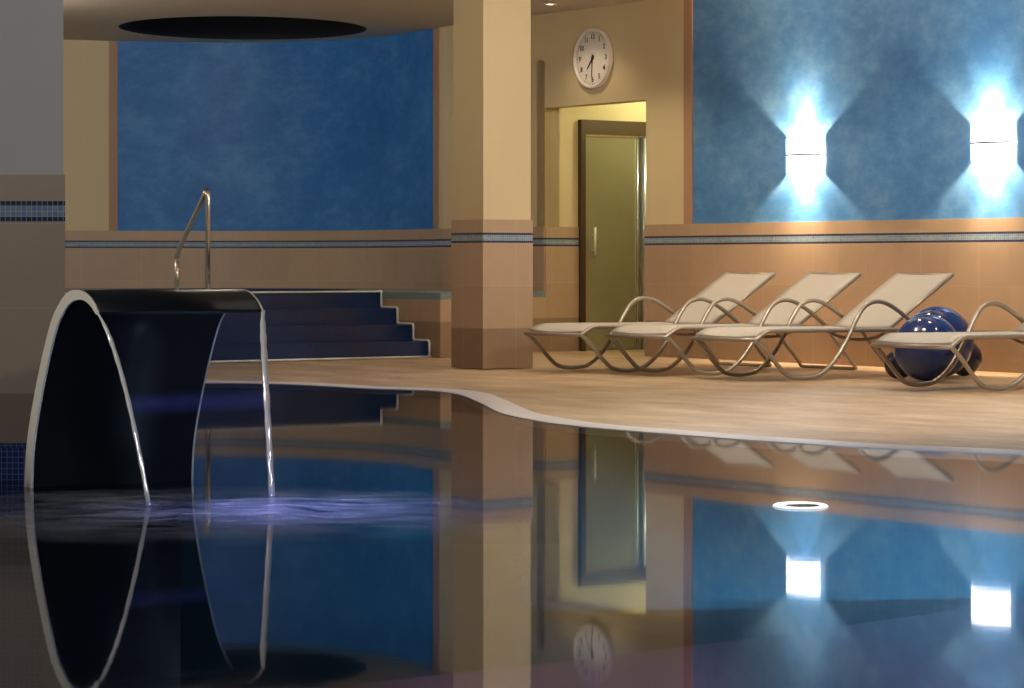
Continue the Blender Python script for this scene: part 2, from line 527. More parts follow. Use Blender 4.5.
# water
mb = MB()
wp = [Vector((p.x, p.y, 0)) for p in pool]
for tri in tessellate_polygon([wp]):
    q = [wp[i] for i in tri]
    if (q[1] - q[0]).cross(q[2] - q[0]).z < 0: q.reverse()
    mb.face(q)
tag(mb.build('water', M['water'], recalc=False), kind='structure')

# ------------------------------------------------------------------ walls
def strip(mb, pts, z0, z1, th, mi=0, u0=0.0, off=0.0):
    """wall strip whose room side lies to the right of the path direction reversed: path runs right-to-left seen from the room"""
    nn = len(pts); A = []; B = []
    for i, p in enumerate(pts):
        t = (pts[min(i + 1, nn - 1)] - pts[max(i - 1, 0)]).normalized()
        nr = Vector((-t.y, t.x, 0))             # left of travel
        A.append(p + nr * off); B.append(p + nr * (off - th))
    u = u0
    for i in range(nn - 1):
        L = (pts[i + 1] - pts[i]).length
        a, b, c, d = A[i], A[i + 1], B[i + 1], B[i]
        def V(p, z): return (p.x, p.y, z)
        mb.face([V(a, z0), V(b, z0), V(b, z1), V(a, z1)], [(u, z0), (u + L, z0), (u + L, z1), (u, z1)], mi)
        mb.face([V(d, z0), V(c, z0), V(c, z1), V(d, z1)], [(u, z0), (u + L, z0), (u + L, z1), (u, z1)], mi)
        mb.face([V(a, z1), V(b, z1), V(c, z1), V(d, z1)], [(u, z1 - .003)] * 4, mi)
        mb.face([V(a, z0), V(b, z0), V(c, z0), V(d, z0)], [(u, z0)] * 4, mi)
        u += L
    for i, uu in ((0, u0), (nn - 1, u)):
        a, d = A[i], B[i]
        mb.face([V(a, z0), V(d, z0), V(d, z1), V(a, z1)], [(uu, z0), (uu + th, z0), (uu + th, z1), (uu, z1)], mi)
    return u
# On every path below the room lies to the left of travel.
TH = .16
def seg(t0, t1):                       # along the long wall, from far to near end: room lies on the right -> travel near to far
    return [wall_pt(t1), wall_pt(t0)]
wr = MB()
strip(wr, seg(T_APSE, T_OPEN0), DECK, CEIL, TH, 0)
strip(wr, seg(T_OPEN0, T_OPEN1), 2.19, CEIL, TH, 0)
strip(wr, seg(T_OPEN1, T_BLUE), DECK, CEIL, TH, 0)
strip(wr, seg(T_BLUE, T_END), DECK, CEIL, TH, 1)
wall_right = tag(wr.build('wall_right', [M['cream'], M['blue']]), kind='structure')
d = MB()
strip(d, seg(T_APSE, T_OPEN0), DECK, CAP, .02, 0, 0, .014)
strip(d, seg(T_OPEN1, T_END), DECK, CAP, .02, 0, 0, .014)
d.build('tile_dado', M['dado'], wall_right)
d = MB()
strip(d, seg(T_STRIP, T_BLUE), CAP, CEIL - .002, .02, 0, 0, .014)
d.build('stone_border', M['border'], wall_right)

wb = MB()
def apse_cut(px):
    for i in range(len(apse) - 1):
        xa = CX + F * apse[i].x / apse[i].y; xb = CX + F * apse[i + 1].x / apse[i + 1].y
        if (xa - px) * (xb - px) <= 0:
            f = (px - xa) / (xb - xa); return i, apse[i].lerp(apse[i + 1], f)
def sub(p0, p1):
    (i, a), (j, b) = apse_cut(p0), apse_cut(p1)
    return [a] + apse[i + 1:j + 1] + [b]
PXS = [439.5, 434.5, 117.5, 109.0]
i0, c0 = apse_cut(PXS[1]); i1, c1 = apse_cut(PXS[2])
strip(wb, apse[:i0 + 1] + [c0], DECK, CEIL, TH, 0)
strip(wb, [c0] + apse[i0 + 1:i1 + 1] + [c1], DECK, CEIL, TH, 1)
strip(wb, [c1] + apse[i1 + 1:], DECK, CEIL, TH, 0)
wall_back = tag(wb.build('wall_back', [M['cream'], M['deep_blue']]), kind='structure')
d = MB(); strip(d, apse, DECK, CAP, .02, 0, 0, .014)
d.build('tile_dado', M['dado'], wall_back)
for p0, p1 in ((PXS[0], PXS[1]), (PXS[2], PXS[3])):
    d = MB(); strip(d, sub(p0, p1), CAP, CEIL - .002, .02, 0, 0, .014)
    d.build('stone_border', M['border'], wall_back)

def plain_wall(name, a, b, mat):
    m = MB(); strip(m, [Vector(a), Vector(b)], -.02, CEIL, TH, 0)
    return tag(m.build(name, mat), kind='structure')
plain_wall('wall_left', (LX, 26.1, 0), (LX, BY, 0), M['grey_plaster'])
plain_wall('wall_front', (LX, BY, 0), (RX, BY, 0), M['grey_plaster'])
plain_wall('wall_side', (RX, BY, 0), (RX, wall_pt(T_END).y, 0), M['grey_plaster'])

# corridor behind the opening
E0 = wall_pt(T_OPEN0); E1 = wall_pt(T_OPEN1)
CH = 2.62; CL = 3.0
cw = MB()
# left wall of the corridor (room = corridor to the right of -> travel from far end to opening keeps the corridor on the left)
strip(cw, [E0 + N * CL, E0 + N * .0], DECK, CH, .12, 0)
corr = tag(cw.build('wall_corridor_left', M['cream']), kind='structure')
DOOR0, DOOR1 = .367, 1.30
d = MB()
strip(d, [E0 + N * DOOR0, E0 - N * .0], DECK, CAP, .02, 0, 0, .012)
strip(d, [E0 + N * CL, E0 + N * DOOR1], DECK, CAP, .02, 0, 0, .012)
d.build('tile_dado', M['dado'], corr)
cw = MB(); strip(cw, [E1 + N * .16, E1 + N * CL], DECK, CH, .12, 0)
tag(cw.build('wall_corridor_right', M['cream']), kind='structure')
cw = MB(); strip(cw, [E1 + N * CL, E0 + N * CL], DECK, CH, .12, 0)
tag(cw.build('wall_corridor_end', M['cream']), kind='structure')
cw = MB()
cw.prism([xy(E0 + N * .16), xy(E1 + N * .16), xy(E1 + N * CL), xy(E0 + N * CL)], CH, CH + .06)
tag(cw.build('ceiling_corridor', M['ceiling']), kind='structure')

# door in the corridor's left wall; local frame: x along N, y out of the wall (into the corridor = U), z up
dr = empty('door_1', frame4(E0 + N * DOOR0 + U * .0 + UP * DECK, N, U, UP).copy())
# frame4 above is left-handed in x,y,z order, so use x=-N instead
dr.matrix_world = frame4(E0 + N * DOOR1 + UP * DECK, -N, U, UP)
tag(dr, 'olive frosted glass door with dark bronze head and long silver pull in the passage', 'door', kind='structure')
DW = DOOR1 - DOOR0
m = MB()
m.box((0, 0, 0), (.055, 0, 0), (0, .05, 0), (0, 0, 2.075)); m.box((DW - .05, 0, 0), (.05, 0, 0), (0, .05, 0), (0, 0, 2.075))
m.box((.055, 0, 1.945), (DW - .105, 0, 0), (0, .045, 0), (0, 0, .13))
m.build('door_frame', M['bronze'], dr)
LW = .572; lx0 = DW - .055 - LW
m = MB(); m.box((lx0, .012, .015), (LW, 0, 0), (0, .014, 0), (0, 0, 1.915)); m.build('door_leaf', M['door_glass'], dr)
m = MB(); m.box((lx0 - .006, .008, 1.93), (LW + .012, 0, 0), (0, .03, 0), (0, 0, .014)); m.build('top_rail', simple('brass_rail', (.55, .40, .24), .3, .8), dr)
m = MB()
m.tube([(lx0 - .022, .035, .0), (lx0 - .022, .035, 1.93)], .011); m.tube([(lx0 - .09, .05, .0), (lx0 - .09, .05, 1.93)], .03)
m.build('door_post', M['chrome'], dr)
hx = DW - .055 - .08
h = MB(); h.tube([(hx, .075, .84), (hx, .075, 1.11)], .011)
h = h.build('handle', M['steel'], dr)
for z in (.90, 1.04):
    m = MB(); m.tube([(hx, .026, z), (hx, .075, z)], .007); m.build('handle_mount', M['steel'], h)

# ceiling with a round recess over the raised whirlpool
DC = Vector((-2.54, 25.52, 0)); DR = 1.165; DRY = 1.27; SQ = 1.75
mb = MB(); K = 64
cir = [DC + Vector((DR * math.cos(2 * PI * k / K), DRY * math.sin(2 * PI * k / K), 0)) for k in range(K)]
def sqp(k):
    a = 2 * PI * k / K; c, s_ = math.cos(a), math.sin(a); q = SQ / max(abs(c), abs(s_))
    return DC + Vector((c, s_, 0)) * q
def vz(p, z): return (p.x, p.y, z)
for k in range(K):
    j = (k + 1) % K
    mb.face([vz(cir[k], CEIL), vz(cir[j], CEIL), vz(sqp(j), CEIL), vz(sqp(k), CEIL)])
x0, x1, y0, y1 = DC.x - SQ, DC.x + SQ, DC.y - SQ, DC.y + SQ
for (a, b, c, e) in ((LX - .3, x0, BY - .3, 28.5), (x1, RX + .3, BY - .3, 28.5), (x0, x1, BY - .3, y0), (x0, x1, y1, 28.5)):
    mb.face([(a, c, CEIL), (b, c, CEIL), (b, e, CEIL), (a, e, CEIL)])
ceil = tag(mb.build('ceiling', M['ceiling']), kind='structure')
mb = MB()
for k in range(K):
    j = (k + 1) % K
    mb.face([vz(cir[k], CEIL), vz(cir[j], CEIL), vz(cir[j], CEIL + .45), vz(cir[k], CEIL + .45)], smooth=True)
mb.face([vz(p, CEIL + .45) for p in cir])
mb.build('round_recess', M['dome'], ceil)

# ------------------------------------------------------------------ pillars
def pillar(corner, a, b, z0, name, plaster, step=.012):
    """corner: nearest corner on plan, a/b: edge vectors of the tile part"""
    root = MB()
    def quad(c, ea, eb): return [xy(c), xy(c + ea), xy(c + ea + eb), xy(c + eb)]
    an, bn = a.normalized(), b.normalized()
    inner = quad(corner + an * step + bn * step, a - an * 2 * step, b - bn * 2 * step)
    root.prism(inner, CAP - .02, CEIL, 0)
    o = tag(root.build(name, plaster), kind='structure')
    m = MB(); m.prism(quad(corner, a, b), z0, CAP, 0, uvtop=False); m.build('tile_dado', M['dado'], o)
    return o
pillar(Vector((-.216, 20.08, 0)), N * .458, -U * .42, DECK, 'pillar', M['cream'])
pier = pillar(Vector((-1.66, 10.03, 0)), Vector((-.30, .95, 0)), Vector((-1.25, 0, 0)), .10, 'pillar', M['grey_plaster'], .006)
m = MB()
g = .022
pl = [(-1.66 + g, 10.03 - g), (-1.96 + g, 10.98 + g), (-3.21 - g, 10.98 + g), (-2.91 - g, 10.03 - g)]
m.prism(pl, DEP, .118, 0)
pl2 = [(-1.66 + .008, 10.03 - .008), (-1.96 + .008, 10.988), (-3.218, 10.988), (-2.918, 10.03 - .008)]
m.prism(pl2, .118, .135, 0)
m.build('mosaic_plinth', M['navy_light'], pier)

# ------------------------------------------------------------------ raised whirlpool, stairs
A0 = Vector((-.594, 22.4, 0))
RIM = .56
def L(s, r=0.0): return A0 - U * s - N * r
T0 = L(.925)
plat = [A0, A0 + N * .5, E0 - N * .62 + U * .012, E0 + U * .012, wall_pt(T_OPEN0 - .02, .016), wall_pt(T_APSE, .016)]
ap_in = []
for i in range(1, len(apse) - 8):
    t = (apse[i + 1] - apse[i - 1]).normalized(); ap_in.append(apse[i] + Vector((-t.y, t.x, 0)) * .016)
plat = plat + ap_in[2:] + [Vector((-5.3, 25.2, 0)), L(.925, 4.6), T0]
tubc = DC + Vector((-.1, -.25, 0)); TR = 1.2
hole = [tubc + Vector((math.cos(2 * PI * k / 48), math.sin(2 * PI * k / 48), 0)) * TR for k in range(48)]
mb = MB(); u = 0; npl = len(plat)
for i in range(npl):
    a, b = plat[i], plat[(i + 1) % npl]; Ln = (b - a).length
    for z0, z1, mi in ((DECK, RIM - .055, 0), (RIM - .055, RIM, 1)):
        mb.face([(a.x, a.y, z0), (b.x, b.y, z0), (b.x, b.y, z1), (a.x, a.y, z1)], [(u, z0), (u + Ln, z0), (u + Ln, z1), (u, z1)], mi)
    u += Ln
lp = [[Vector((p.x, p.y, 0)) for p in plat], [Vector((p.x, p.y, 0)) for p in hole]]
fl2 = lp[0] + lp[1]
for tri in tessellate_polygon(lp):
    q = [Vector((fl2[i].x, fl2[i].y, RIM)) for i in tri]
    if (q[1] - q[0]).cross(q[2] - q[0]).z < 0: q.reverse()
    mb.face(q, [(p.x, p.y) for p in q], 1)
wpl = mb.build('whirlpool_platform', [M['dado'], M['teal']], recalc=False)
tag(wpl, kind='structure')
mb = MB()
for k in range(48):
    a, b = hole[k], hole[(k + 1) % 48]
    mb.face([vz(a, RIM), vz(b, RIM), vz(b, DECK + .06), vz(a, DECK + .06)], [(k * .157, RIM), (k * .157 + .157, RIM), (k * .157 + .157, 0), (k * .157, 0)], 0)
mb.face([vz(p, DECK + .06) for p in hole], [xy(p) for p in hole], 0)
mb.build('tub', M['navy'], wpl)
mb = MB(); mb.face([vz(p, RIM - .05) for p in hole]); mb.build('tub_water', M['tub_water'], wpl)

prof = [(.155, DECK), (.155, .155), (.398, .155), (.398, .29), (.643, .29), (.643, .425), (.896, .425), (.896, RIM + .002), (.92, RIM + .002), (.92, DECK)]
RL = 4.4
mb = MB()
v = 0
for (s0, z0), (s1, z1) in zip(prof[:-1], prof[1:]):
    a, b = L(s0, .002), L(s1, .002); c, e = L(s1, RL), L(s0, RL); dl = math.hypot(s1 - s0, z1 - z0)
    mb.face([vz(a, z0), vz(b, z1), vz(c, z1), vz(e, z0)], [(0, v), (0, v + dl), (RL, v + dl), (RL, v)]); v += dl
for r in (.002, RL):
    mb.face([vz(L(s_, r), z) for s_, z in prof], [(s_, z) for s_, z in prof])
st = tag(mb.build('stairs', M['navy']), kind='structure')
mb = MB(); tr_ = [vz(L(s_ - .008, .012), z + .006) for s_, z in prof[:9]]
rr = .011
pts = []
for i, p in enumerate(tr_):
    p = Vector(p)
    if 0 < i < len(tr_) - 1:
        a, b = Vector(tr_[i - 1]), Vector(tr_[i + 1])
        pts += [p + (a - p).normalized() * .02, p + (a - p).normalized() * .006 + (b - p).normalized() * .006, p + (b - p).normalized() * .02]
    else:
        pts.append(p)
mb.tube(pts, rr, 8)
mb.tube([vz(L(.143, 0), DECK + .008), vz(L(.143, RL), DECK + .008)], .010, 6)
mb.tube([vz(L(.89, 0), RIM + .004), vz(L(.89, RL), RIM + .004)], .009, 6)
mb.build('white_edging', M['white_trim'], st)

# ------------------------------------------------------------------ handrail
hb = Vector((-2.507, 22.26, RIM))
hr = empty('handrail', frame4(hb, -U, -N, UP))           # x runs down into the tub
tag(hr, 'slanted steel grab rail on two posts beside the whirlpool steps', 'handrail')
m = MB()
top = Vector((0, 0, .865)); low = Vector((.52, 0, .345))
d1 = (low - top).normalized()
m.tube([(0, 0, 0), (0, 0, .80), Vector((.008, 0, .838)), Vector((.032, 0, .852)) , top + d1 * .09 + Vector((0, 0, 0)), low - d1 * .05, low + Vector((.012, 0, -.02)), low + Vector((.016, 0, -.06))], .021, 12)
m.build('rail_bar', M['rail'], hr)
m = MB(); m.tube([(0.536, 0, .27), (0.536, 0, .0)], .021, 12); m.build('post', M['rail'], hr)
for x in (0, 0.536):
    m = MB(); m.lathe([(0, .014), (.045, .012), (.05, 0), (0, 0)], 20); o = m.build('base_flange', M['rail'], hr); o.location = (x, 0, .0)

# ------------------------------------------------------------------ arched water fountain
FB = Vector((-1.751, 9.69, 0))
FW = .655
fo = empty('fountain', frame4(FB, U, N, UP))             # x spout direction, y across, z up
tag(fo, 'black arched cascade fountain with bright steel edges standing in the pool', 'fountain')
out_p = spline([(0, 0, -.05), (0, 0, -.025), (0, 0, 0), (.024, 0, .17), (.106, 0, .387), (.21, 0, .585), (.29, 0, .667), (.355, 0, .702), (.42, 0, .71), (.485, 0, .70), (.54, 0, .672), (.578, 0, .636)], 6)
in_p = []
no = len(out_p)
for i, p in enumerate(out_p):
    t = (out_p[min(i + 1, no - 1)] - out_p[max(i - 1, 0)]).normalized()
    nr = Vector((t.z, 0, -t.x))
    f = i / (no - 1)
    th = .066 - .026 * min(1, f / .65) - .026 * max(0, (f - .65) / .35)
    in_p.append(p + nr * th)
def shell(y0, y1, grow=0.0):
    m = MB()
    for i in range(no - 1):
        a, b, c, e = out_p[i], out_p[i + 1], in_p[i + 1], in_p[i]
        for p, q in ((a, b), (c, e)):
            f = m.face([(p.x, y0, p.z), (q.x, y0, q.z), (q.x, y1, q.z), (p.x, y1, p.z)], smooth=True)
        for y in (y0, y1):
            m.face([(a.x, y, a.z), (b.x, y, b.z), (c.x, y, c.z), (e.x, y, e.z)])
    for i in (0, no - 1):
        a, e = out_p[i], in_p[i]
        m.face([(a.x, y0, a.z), (e.x, y0, e.z), (e.x, y1, e.z), (a.x, y1, a.z)])
    return m
b_ = shell(.008, FW - .008).build('body', M['black'], fo)
for y0, y1 in ((0, .008), (FW - .008, FW)):
    tag(shell(y0, y1).build('edge_plate', M['steel'], fo), 'bright steel edge')

m = MB(); m.box((.012, .05, DEP), (.04, 0, 0), (0, FW - .1, 0), (0, 0, -.05 - DEP)); m.build('pedestal', M['black'], fo)

# falling sheet of water
ws = empty('waterfall', frame4(FB, U, N, UP))
tag(ws, 'clear sheet of water falling from the arched fountain lip into the pool', 'waterfall')
NT_ = 28
def fall(k, y):
    t = k / NT_; fr = y / FW
    s_ = .578 + (.335 * (1 - fr) + .285 * fr) * t
    z = .634 - .26 * t - .374 * t * t
    yy = y + ((.02) * (1 - fr) - .135 * fr) * (t ** .8)
    return Vector((s_, yy, z))
m = MB(); NY = 14
for k in range(NT_):
    for j in range(NY):
        y0 = FW * j / NY; y1 = FW * (j + 1) / NY
        pq = [fall(k, y0), fall(k, y1), fall(k + 1, y1), fall(k + 1, y0)]
        m.face(pq, [(j / NY, k / NT_), ((j + 1) / NY, k / NT_), ((j + 1) / NY, (k + 1) / NT_), (j / NY, (k + 1) / NT_)], smooth=True)
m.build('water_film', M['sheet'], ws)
for y, r0 in ((0.0, .0075), (FW, .0115)):
    m = MB()
    rad = [r0 * (.45 + .55 * min(1, k / 6)) * (1 + .12 * math.sin(k * 1.9)) for k in range(NT_ + 1)]
    m.tube([fall(k, y) for k in range(NT_ + 1)], rad, 10); m.build('edge_stream', M['stream'], ws)

# foam where the sheet lands
m = MB(); GX, GY = 60, 40
cx_, cy_, wx, wy = -.95, 8.68, 1.12, 1.0
ux = Vector((1, 0, 0)); uy = Vector((0, 1, 0))
def fp(i, j):
    a = -1 + 2 * i / GX; b = -1 + 2 * j / GY
    r = math.hypot(a, b)
    h = max(0, 1 - r) 
    zz = .004 + .028 * h * (.5 + .9 * noise.noise(Vector((a * 5, b * 3.5, 1.3)))) * math.exp(-(b * 2.2) ** 2)
    return (cx_ + wx * a, cy_ + wy * b, max(.003, zz))
for i in range(GX):
    for j in range(GY):
        qq = [(i, j), (i + 1, j), (i + 1, j + 1), (i, j + 1)]
        m.face([fp(*q) for q in qq], [(-1 + 2 * q[0] / GX, -1 + 2 * q[1] / GY) for q in qq], smooth=True)
tag(m.build('splash_foam', M['foam'], recalc=False), 'violet lit foam spreading where the falling water meets the pool', 'foam', kind='stuff')

# ------------------------------------------------------------------ glint ring on the water, emission standing in for reflected light
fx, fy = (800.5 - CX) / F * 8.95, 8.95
fr_ = empty('water_glint', Matrix.Translation((fx, fy, 0)))
tag(fr_, 'small white glint ring with a dark centre on the pool surface', 'water glint')
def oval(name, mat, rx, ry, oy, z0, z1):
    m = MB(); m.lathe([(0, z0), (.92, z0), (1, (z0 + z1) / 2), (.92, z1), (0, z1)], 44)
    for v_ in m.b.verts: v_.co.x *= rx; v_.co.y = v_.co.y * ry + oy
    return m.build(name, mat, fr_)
oval('glint_ring', emit('glint_ring', (1, 1, 1), 1.5), .094, .125, 0, -.01, .003)
oval('glint_centre', M['glint_dark'], .058, .045, -.055, .0032, .0065)

# ------------------------------------------------------------------ sun loungers
def lounger():
    root = empty('sun_lounger', Matrix.Identity(4))      # x from foot to head, y across (0..W), z up from the deck
    W = .70; fy0, fy1 = .035, W - .035
    def cloth(name, path, th=.014, sag=.012, wid=(fy0, fy1)):
        m = MB(); P = spline(path, 6); ny = 8
        def g(p, j, dz):
            f = j / ny; return (p.x, wid[0] + (wid[1] - wid[0]) * f, p.z - sag * math.sin(PI * f) + dz)
        for a, b in zip(P[:-1], P[1:]):
            for j in range(ny):
                m.face([g(a, j, 0), g(b, j, 0), g(b, j + 1, 0), g(a, j + 1, 0)], smooth=True)
                m.face([g(a, j, -th), g(b, j, -th), g(b, j + 1, -th), g(a, j + 1, -th)], smooth=True)
            for j in (0, ny):
                m.face([g(a, j, 0), g(b, j, 0), g(b, j, -th), g(a, j, -th)])
        for p in (P[0], P[-1]):
            for j in range(ny):
                m.face([g(p, j, 0), g(p, j + 1, 0), g(p, j + 1, -th), g(p, j, -th)])
        return m.build(name, M['fabric'], root)
    cloth('seat', [(.010, 0, .303), (.035, 0, .318), (.09, 0, .338), (.17, 0, .347), (.5, 0, .345), (.9, 0, .342), (1.235, 0, .342)])
    cloth('backrest', [(1.245, 0, .348), (1.42, 0, .455), (1.65, 0, .598), (1.85, 0, .716)], .016, .008, (.065, W - .065))
    for y in (.02, W - .02):
        m = MB()
        pts = [(.0, y, .272), (.08, y, .205), (.19, y, .095), (.27, y, .035), (.36, y, .0155), (.46, y, .0155), (.56, y, .035), (.68, y, .115), (.80, y, .255), (.89, y, .40), (.97, y, .49), (1.07, y, .522),
               (1.18, y, .505), (1.32, y, .435), (1.46, y, .342), (1.5, y, .322)]
        m.tube(spline(pts, 6), .0155, 10); m.build('side_frame', M['frame'], root)
        m = MB(); ry = y + (.012 if y < .3 else -.012)
        m.tube(spline([(.0, ry, .272), (.05, ry, .302), (.12, ry, .33), (.25, ry, .331), (.9, ry, .327), (1.54, ry, .322)], 5), .014, 8); m.build('seat_rail', M['frame'], root)
        m = MB(); by = .066 if y < .3 else W - .066; m.tube([(1.24, by, .332), (1.852, by, .702)], .012, 8); m.build('back_rail', M['frame'], root)
    m = MB(); m.tube([(-.004, .0, .272), (-.004, W, .272)], .014, 10); m.build('foot_bar', M['frame'], root)
    m = MB(); m.tube([(1.852, .066, .702), (1.852, W - .066, .702)], .012, 10); m.build('head_bar', M['frame'], root)
    m = MB()
    a, b = .05, W - .05
    m.tube([(1.50, a, .322), (1.775, a, .04), (1.79, a, .018), (1.79, a + .03, .0145), (1.79, b - .03, .0145), (1.79, b, .018), (1.775, b, .04), (1.50, b, .322)], .0135, 8)
    m.build('rear_stand', M['frame'], root)
    m = MB(); m.tube(spline([(1.2, a, .318), (1.2, a + .1, .272), (1.2, W / 2, .25), (1.2, b - .1, .272), (1.2, b, .318)], 6), .011, 8); m.build('cross_bar', M['frame'], root)
    return root
def copy_tree(o, parent=None):
    c = o.copy(); COL.objects.link(c)
    if parent:
        c.parent = parent
    for ch in list(o.children):
        copy_tree(ch, c)
    return c
spots = [(526, 11.55, 0, 'cream sling lounger nearest the glass door, its foot end beside the pillar'),
         (607, 11.7, 0, 'cream sling lounger standing second from the pillar, between two other loungers'),
         (692, 11.72, 0, 'cream sling lounger with raised back beside the blue balls, third from the pillar'),
         (872, 11.66, 2, 'cream sling lounger with blue balls behind its foot end, farthest from the pillar')]
proto = None
for px, nn, rot, lab in spots:
    k = (px - CX) / F
    Y = nn / (k * N.x + N.y); X = k * Y
    o = lounger() if proto is None else copy_tree(proto)
    proto = proto or o
    # x = N (to the head), y = U (to the right/near side): left-handed, so mirror: use y = -U and shift by the width
    R = Matrix.Rotation(math.radians(rot), 3, 'Z')
    n2, u2 = R @ N, R @ U
    o.matrix_world = frame4(Vector((X, Y, DECK)) + u2 * .70, n2, -u2, UP)
    tag(o, lab, 'lounger', 'loungers along the long wall')

# ------------------------------------------------------------------ balls
def ball(px, D, r, lab, mat, cat='ball'):
    m = MB()
    pr = [(r * math.sin(PI * i / 28), -r * math.cos(PI * i / 28)) for i in range(29)]
    pr[0] = (0, -r); pr[-1] = (0, r)
    m.lathe(pr, 56)
    o = m.build('exercise_ball', mat)
    o.location = ((px - CX) / F * D, D, DECK + r)
    tag(o, lab, cat, 'blue balls by the wall')
    m = MB(); m.lathe([(0, .004), (.012, .003), (.014, 0), (0, -.004)], 16); q = m.build('valve_plug', M['float_white'], o)
    v = Vector((-.22, -.80, .56)).normalized()
    q.matrix_local = Matrix.Translation(v * r) @ v.to_track_quat('Z', 'Y').to_matrix().to_4x4()
    return o
ball(927, 17.98, .222, 'large glossy blue ball in front of the others behind the lounger foot', M['ball'])
ball(937.5, 18.5, .245, 'large blue ball half hidden behind the front ball, showing at its right', M['ball'])
ball(964, 18.85, .125, 'small dark ball low at the right of the big blue balls', M['dark_ball'])
ball(899, 18.28, .1, 'small dark ball low at the left of the big blue balls', M['dark_ball'])

# ------------------------------------------------------------------ wall sconces
def lamp(name, typ, loc, energy, color, size=.1, aim=None, angle=90, blend=.4):
    l = bpy.data.lights.new(name, typ); l.energy = energy; l.color = color
    l.shadow_soft_size = size
    if typ == 'SPOT':
        l.spot_size = math.radians(angle); l.spot_blend = blend
    o = bpy.data.objects.new(name, l); COL.objects.link(o); o.location = loc
    if aim is not None:
        dv = (Vector(aim) - Vector(loc)).normalized(); o.rotation_euler = dv.to_track_quat('-Z', 'Y').to_euler()
    return o

def sconce(t, z, lab):
    p = wall_pt(t, .0, z)
    r = empty('wall_sconce', frame4(p, U, UP, -N))         # x along the wall, y up, z out of the wall
    tag(r, lab, 'wall lamp', 'white wall sconces on the blue wall')
    W, H, DP = .185, .13, .10
    K = 20
    def arc(k, g=0.0): 
        a = PI * k / K; return (-(W + g) * math.cos(a), .012 + (DP + g) * math.sin(a))
    m = MB()
    for k in range(K):
        (xa, za), (xb, zb_) = arc(k), arc(k + 1)
        m.face([(xa, -H, za), (xb, -H, zb_), (xb, H, zb_), (xa, H, za)], smooth=True)
    m.build('frosted_shade', M['sconce_glow'], r)
    m = MB()
    for k in range(K):
        (xa, za), (xb, zb_) = arc(k, .004), arc(k + 1, .004)
        (xc, zc), (xd, zd) = arc(k, .010), arc(k + 1, .010)
        h = .006
        m.face([(xc, -h, zc), (xd, -h, zd), (xd, h, zd), (xc, h, zc)]); m.face([(xa, h, za), (xb, h, zb_), (xd, h, zd), (xc, h, zc)])
        m.face([(xa, -h, za), (xb, -h, zb_), (xd, -h, zd), (xc, -h, zc)]); m.face([(xa, -h, za), (xb, -h, zb_), (xb, h, zb_), (xa, h, za)])
    m.build('metal_band', M['sconce_metal'], r)
    m = MB(); m.box((-.05, -.05, .0), (.10, 0, 0), (0, .10, 0), (0, 0, .012)); m.build('back_plate', M['sconce_metal'], r)
    L_ = bpy.data.lights.new('sconce_bulb', 'POINT'); L_.energy = SCONCE_W; L_.color = (1.0, .74, .46); L_.shadow_soft_size = .02
    lo = bpy.data.objects.new('sconce_bulb', L_); COL.objects.link(lo); lo.location = p - N * .065
    for sg in (1, -1): lamp('sconce_bulb', 'SPOT', p - N * .06 + UP * (.10 * sg), 95, (1.0, .82, .60), .02, p - N * .025 + UP * (.5 * sg), 76, 1.0)
SCONCE_W = 130
sconce(1.90, 1.655, 'bright white wall sconce above the middle loungers')
sconce(3.93, 1.675, 'bright white wall sconce above the blue balls')

# ------------------------------------------------------------------ wall clock
cp = wall_pt(-.838, 0, 2.584)
ck = empty('wall_clock', frame4(cp, U, UP, -N))
tag(ck, 'round white wall clock over the passage opening', 'clock')
R0 = .268
m = MB(); m.lathe([(R0 - .04, .0), (R0 - .004, 0), (R0, .012), (R0 - .004, .038), (R0 - .018, .045), (R0 - .03, .040), (R0 - .034, .026)], 64); m.build('rim', M['clock_white'], ck)
m = MB(); m.lathe([(0, .022), (R0 - .03, .022), (R0 - .03, .005), (0, .005)], 64, smooth=False); m.build('dial', M['clock_white'], ck)
m = MB()
for i in range(60):
    a = 2 * PI * i / 60; c, s_ = math.cos(a), math.sin(a); w = .004 if i % 5 == 0 else .0016; r0, r1 = R0 - .052, R0 - .038
    m.face([(r0 * c - w * s_, r0 * s_ + w * c, .0235), (r0 * c + w * s_, r0 * s_ - w * c, .0235), (r1 * c + w * s_, r1 * s_ - w * c, .0235), (r1 * c - w * s_, r1 * s_ + w * c, .0235)])
m.build('minute_marks', M['clock_black'], ck)
for hnum in range(1, 13):
    cu = bpy.data.curves.new('numeral', 'FONT'); cu.body = str(hnum); cu.size = .062; cu.align_x = 'CENTER'; cu.align_y = 'CENTER'; cu.extrude = .0008; cu.offset = .0012
    cu.materials.append(M['clock_black'])
    tmp = bpy.data.objects.new('tmp', cu); COL.objects.link(tmp)
    bpy.context.view_layer.update()
    me = bpy.data.meshes.new_from_object(tmp.evaluated_get(bpy.context.evaluated_depsgraph_get()))
    bpy.data.objects.remove(tmp); me.name = 'numeral'
    o = bpy.data.objects.new('numeral', me); COL.objects.link(o); o.parent = ck
    a = PI / 2 - 2 * PI * hnum / 12
    o.location = ((R0 - .082) * math.cos(a), (R0 - .082) * math.sin(a), .0235)
def hand(name, ang, ln, tail, w, z):
    m = MB(); a = PI / 2 - ang; c, s_ = math.cos(a), math.sin(a)
    def P(l, q, zz): return (l * c - q * s_, l * s_ + q * c, zz)
    pl = [(-tail, -w), (ln * .85, -w * .7), (ln, 0), (ln * .85, w * .7), (-tail, w)]
    for zz in (z, z + .0015): m.face([P(l, q, zz) for l, q in pl])
    for i in range(5):
        a_, b_ = pl[i], pl[(i + 1) % 5]; m.face([P(*a_, z), P(*b_, z), P(*b_, z + .0015), P(*a_, z + .0015)])
    m.build(name, M['clock_black'], ck)
